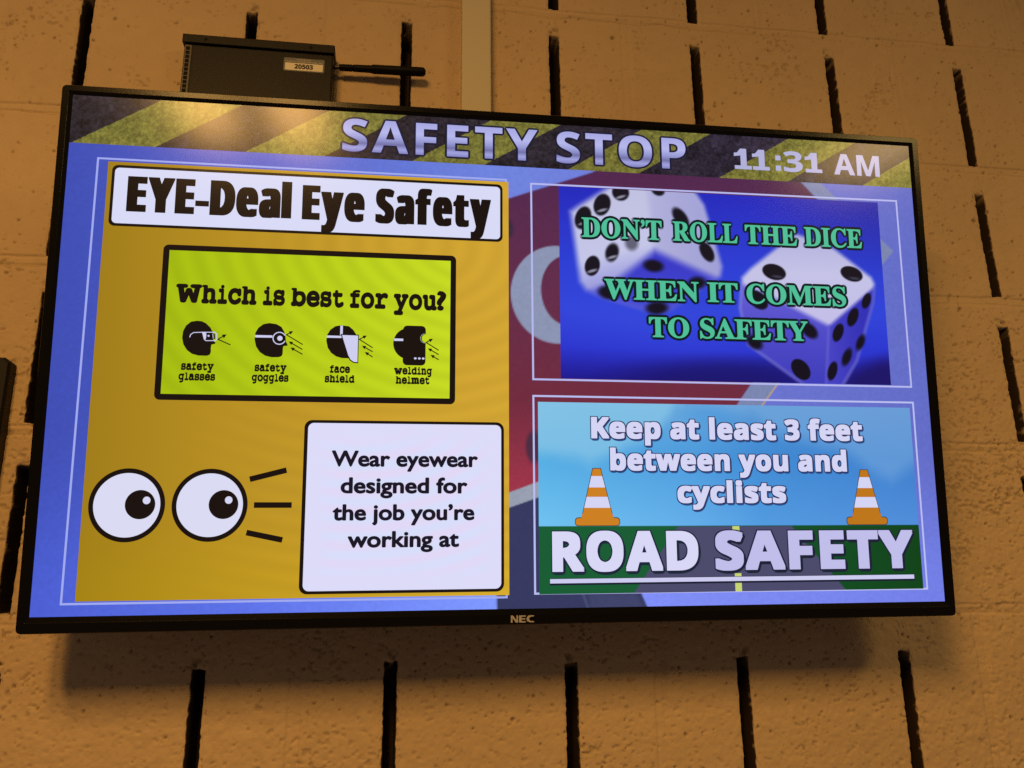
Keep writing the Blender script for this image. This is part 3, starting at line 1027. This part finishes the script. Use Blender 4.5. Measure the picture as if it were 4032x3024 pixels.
x0, y0, hh = 938.0, 1107.3, 14.2
badge_poly([(x0, y0), (x0, y0 - hh), (x0 + 4.6, y0 - hh), (x0 + 11.6, y0 - 4.6), (x0 + 11.6, y0 - hh), (x0 + 15, y0 - hh), (x0 + 15, y0), (x0 + 10.2, y0), (x0 + 3.4, y0 - 9.2), (x0 + 3.4, y0)])
ex = x0 + 17.2
badge_poly([(ex, y0), (ex, y0 - hh), (ex + 14, y0 - hh), (ex + 14, y0 - hh + 2.6), (ex + 5.2, y0 - hh + 2.6), (ex + 5.2, y0 - 8.5), (ex + 13.2, y0 - 8.5), (ex + 13.2, y0 - 5.9), (ex + 5.2, y0 - 5.9), (ex + 5.2, y0 - 2.6), (ex + 14, y0 - 2.6), (ex + 14, y0)])
cx = x0 + 33
_c = [(cx + 15.6, y0 - hh), (cx + 7, y0 - hh), (cx + 2.6, y0 - hh + 1.6), (cx, y0 - 9.5), (cx, y0 - 4.8), (cx + 2.6, y0 - 1.6), (cx + 7, y0), (cx + 15.6, y0), (cx + 15.6, y0 - 2.5), (cx + 9, y0 - 2.8), (cx + 5.8, y0 - 4.6), (cx + 5.2, y0 - 7.1), (cx + 5.8, y0 - 9.7), (cx + 9, y0 - 11.5), (cx + 15.6, y0 - 11.7)]
badge_poly(_c)
mb.build('maker_badge', monitor)

# ------------------------------------------------------------------ media player
ply_z = 0.030
player = empty('media_player', WALL_M @ Matrix.Translation((-0.388, 0.16, 0.0)), 'black metal media player box with asset sticker and antenna above the monitor', 'media player')


def pl(x, y, z):
    return (x + 0.388, y - 0.16, z)


def pbox(mb, x0, x1, y0, y1, z0, z1, mat):
    v, f = box(x0, x1, y0, y1, z0, z1)
    return mb.add([pl(*p) for p in v], f, mat)


metal = plastic('player_metal', (0.007, 0.006, 0.0055), 0.42, 0.2, 0.12, 1600)
dark = plastic('player_recess', (0.004, 0.004, 0.004), 0.7, 0.2)
ventm = plastic('player_grille', (0.07, 0.058, 0.05), 0.4, 0.5)
XL, XR, YT, YB = -0.4815, -0.2946, 0.3030, 0.150
mb = MB()
pbox(mb, XL + .002, XR - .0012, YB, YT - .013, .001, ply_z - .0018, metal)
mb.build('body', player, bevel=0.0012)
mb = MB()
pbox(mb, XL + .0128, XR - .003, YB, YT - .0155, ply_z - .0022, ply_z - .0006, metal)
mb.build('front_plate', player, bevel=0.0004)
mb = MB()
pbox(mb, XL - .0006, XR, YT - .0122, YT, .0008, ply_z + .0012, metal)
mb.build('lid', player, bevel=0.0009)
for fx in (0.148, 0.84):
    n = 16
    cxs, cys = XL + (XR - XL) * fx, YT - .0062
    v = [pl(cxs + .0016 * math.cos(2 * math.pi * i / n), cys + .0016 * math.sin(2 * math.pi * i / n), ply_z + .0016) for i in range(n)]
    v += [pl(cxs + .0022 * math.cos(2 * math.pi * i / n), cys + .0022 * math.sin(2 * math.pi * i / n), ply_z + .0011) for i in range(n)]
    mesh_from('screw', v, [tuple(range(n))] + [(i, n + i, n + (i + 1) % n, (i + 1) % n) for i in range(n)], [dark], parent=player)
mb = MB()
gx = XL + .0045
pbox(mb, gx - .0014, gx + .0066, YB, YT - .0145, ply_z - .0019, ply_z - .0013, ventm)
y = YT - .017
while y > YB + .006:
    pbox(mb, gx, gx + .0047, y - .0049, y, ply_z - .00135, ply_z - .0011, dark)
    y -= .00605
mb.build('side_grille', player)
# asset sticker
stk = plastic('sticker_film', (0.13, 0.145, 0.155), 0.35, 0.5)
stw = plastic('sticker_paper', (0.86, 0.82, 0.66), 0.45, 0.4)
sti = plastic('sticker_ink', (0.05, 0.03, 0.025), 0.5, 0.3)
stl = plastic('sticker_lettering', (0.60, 0.56, 0.50), 0.45, 0.4)
zf = ply_z - .0006
sx0, sx1, sy0, sy1 = -0.3572, -0.3066, 0.2614, 0.2806


def plate(mb, x0, y0, x1, y1, rad, z, mat):
    pts = rrect(x0, y0, x1, y1, rad, 4)
    mb.add([pl(x, y, z) for x, y in pts], [tuple(range(len(pts)))], mat)


def write(mb, body, style, x0, x1, base, cap, z, mat, bold=0.0):
    V, F = raw_glyphs(body, style, bold)
    lo, hi = V[:, 0].min(), V[:, 0].max()
    kx, ky = (x1 - x0) / (hi - lo), cap / cap_height(style)
    mb.add([pl(x0 + (p[0] - lo) * kx, base + p[1] * ky, z + p[2] * 1e-5) for p in V], F, mat)


mb = MB()
plate(mb, sx0, sy0, sx1, sy1, .0018, zf + .00025, stk)
write(mb, 'PROPERTY OF', 'sans', -.3412, -.3238, .2774, .0017, zf + .0004, stl)
write(mb, 'KOBELCO STEWART BOLLING, INC', 'sans', -.3552, -.3088, .2744, .0018, zf + .0004, stl)
lab = mb.build('asset_sticker', player)
mb = MB()
plate(mb, -.3552, .2628, -.3084, .2731, .0006, zf + .00045, stw)
write(mb, '20503', 'sans', -.3436, -.3205, .2652, .0062, zf + .0006, sti, 0.035)
mb.build('number_plate', lab)

# antenna, screwed into the right side
rub = plastic('antenna_rubber', (0.005, 0.0045, 0.0045), 0.55, 0.12)
brass = plastic('antenna_collar', (0.03, 0.028, 0.026), 0.3, 0.6)


def lathe(name, stations, mat, parent, a, b, n=28):
    a, b = Vector(a), Vector(b)
    d = (b - a).normalized()
    u = d.cross(Vector((0, 0, 1))).normalized()
    w = d.cross(u)
    v, f = [], []
    for s, r in stations:
        c = a + (b - a) * s
        for i in range(n):
            t = 2 * math.pi * i / n
            v.append(tuple(c + u * (r * math.cos(t)) + w * (r * math.sin(t))))
    for k in range(len(stations) - 1):
        for i in range(n):
            f.append((k * n + i, k * n + (i + 1) % n, (k + 1) * n + (i + 1) % n, (k + 1) * n + i))
    f.append(tuple(range(n))[::-1])
    f.append(tuple((len(stations) - 1) * n + i for i in range(n)))
    o = mesh_from(name, v, f, [mat], parent=parent, smooth=True)
    m = o.modifiers.new('edges', 'EDGE_SPLIT')
    m.split_angle = math.radians(40)
    return o


A0, A1 = pl(XR - .001, .2808, .0165), pl(-.1772, .2838, .0165)
ant = lathe('antenna', [(.055, .0030), (.06, .0043), (.19, .0045), (.195, .0040), (.205, .0040), (.21, .0046), (.40, .0049), (.42, .0059), (.955, .0060), (.975, .0056), (.99, .0041), (1.0, .0017)], rub, player, A0, A1)
lathe('connector', [(0, .0030), (.02, .0030), (.021, .0024), (.054, .0024)], brass, ant, A0, A1)

# ------------------------------------------------------------------ surface raceway on the wall
race_mat = plastic('raceway_plastic', (0.66, 0.60, 0.44), 0.45, 0.4, 0.05, 300)
race = empty('cable_raceway', WALL_M @ Matrix.Translation((-0.1107, 0.02, 0.0)), 'cream plastic cable raceway running up the wall above the monitor', 'raceway')
v, f = box(-.0192, .0192, 0, 1.17, -.001, .012)
MB().add(v, f, race_mat).build('channel', race, bevel=0.0006)
v, f = box(-.0198, .0196, 0, 1.17, .0124, .0215)
MB().add(v, f, race_mat).build('cover', race, bevel=0.0022, seg=3)

# ------------------------------------------------------------------ dark box at the left edge
panel_mat = plastic('black_cabinet_paint', (0.008, 0.007, 0.006), 0.55, 0.3, 0.1, 500)
wb = empty('wall_box', WALL_M @ Matrix.Translation((-0.80, -0.30, 0.0)), 'plain black box with a sloped top corner, cut off at the edge beside the monitor', 'box')
pts = [(-.180, -.34), (.169, -.34), (.169, .1715), (.1625, .1765), (-.173, .1765), (-.180, .1715)]
n = len(pts)
v = [(x, y, 0.0005) for x, y in pts] + [(x, y, .015) for x, y in pts] + [(x * .985, y - .002 if y > 0 else y + .002, .0175) for x, y in pts]
f = []
for k in range(2):
    for i in range(n):
        a, b = k * n + i, k * n + (i + 1) % n
        f.append((a, b, b + n, a + n))
f.append(tuple(range(2 * n, 3 * n)))
f.append(tuple(range(n))[::-1])
mesh_from('casing', v, f, [panel_mat], parent=wb)
v, f = box(-.150, .140, -.315, .148, .0172, .0185)
MB().add(v, f, plastic('black_cover', (0.010, 0.009, 0.008), 0.4, 0.4)).build('cover', wb, bevel=0.0005)
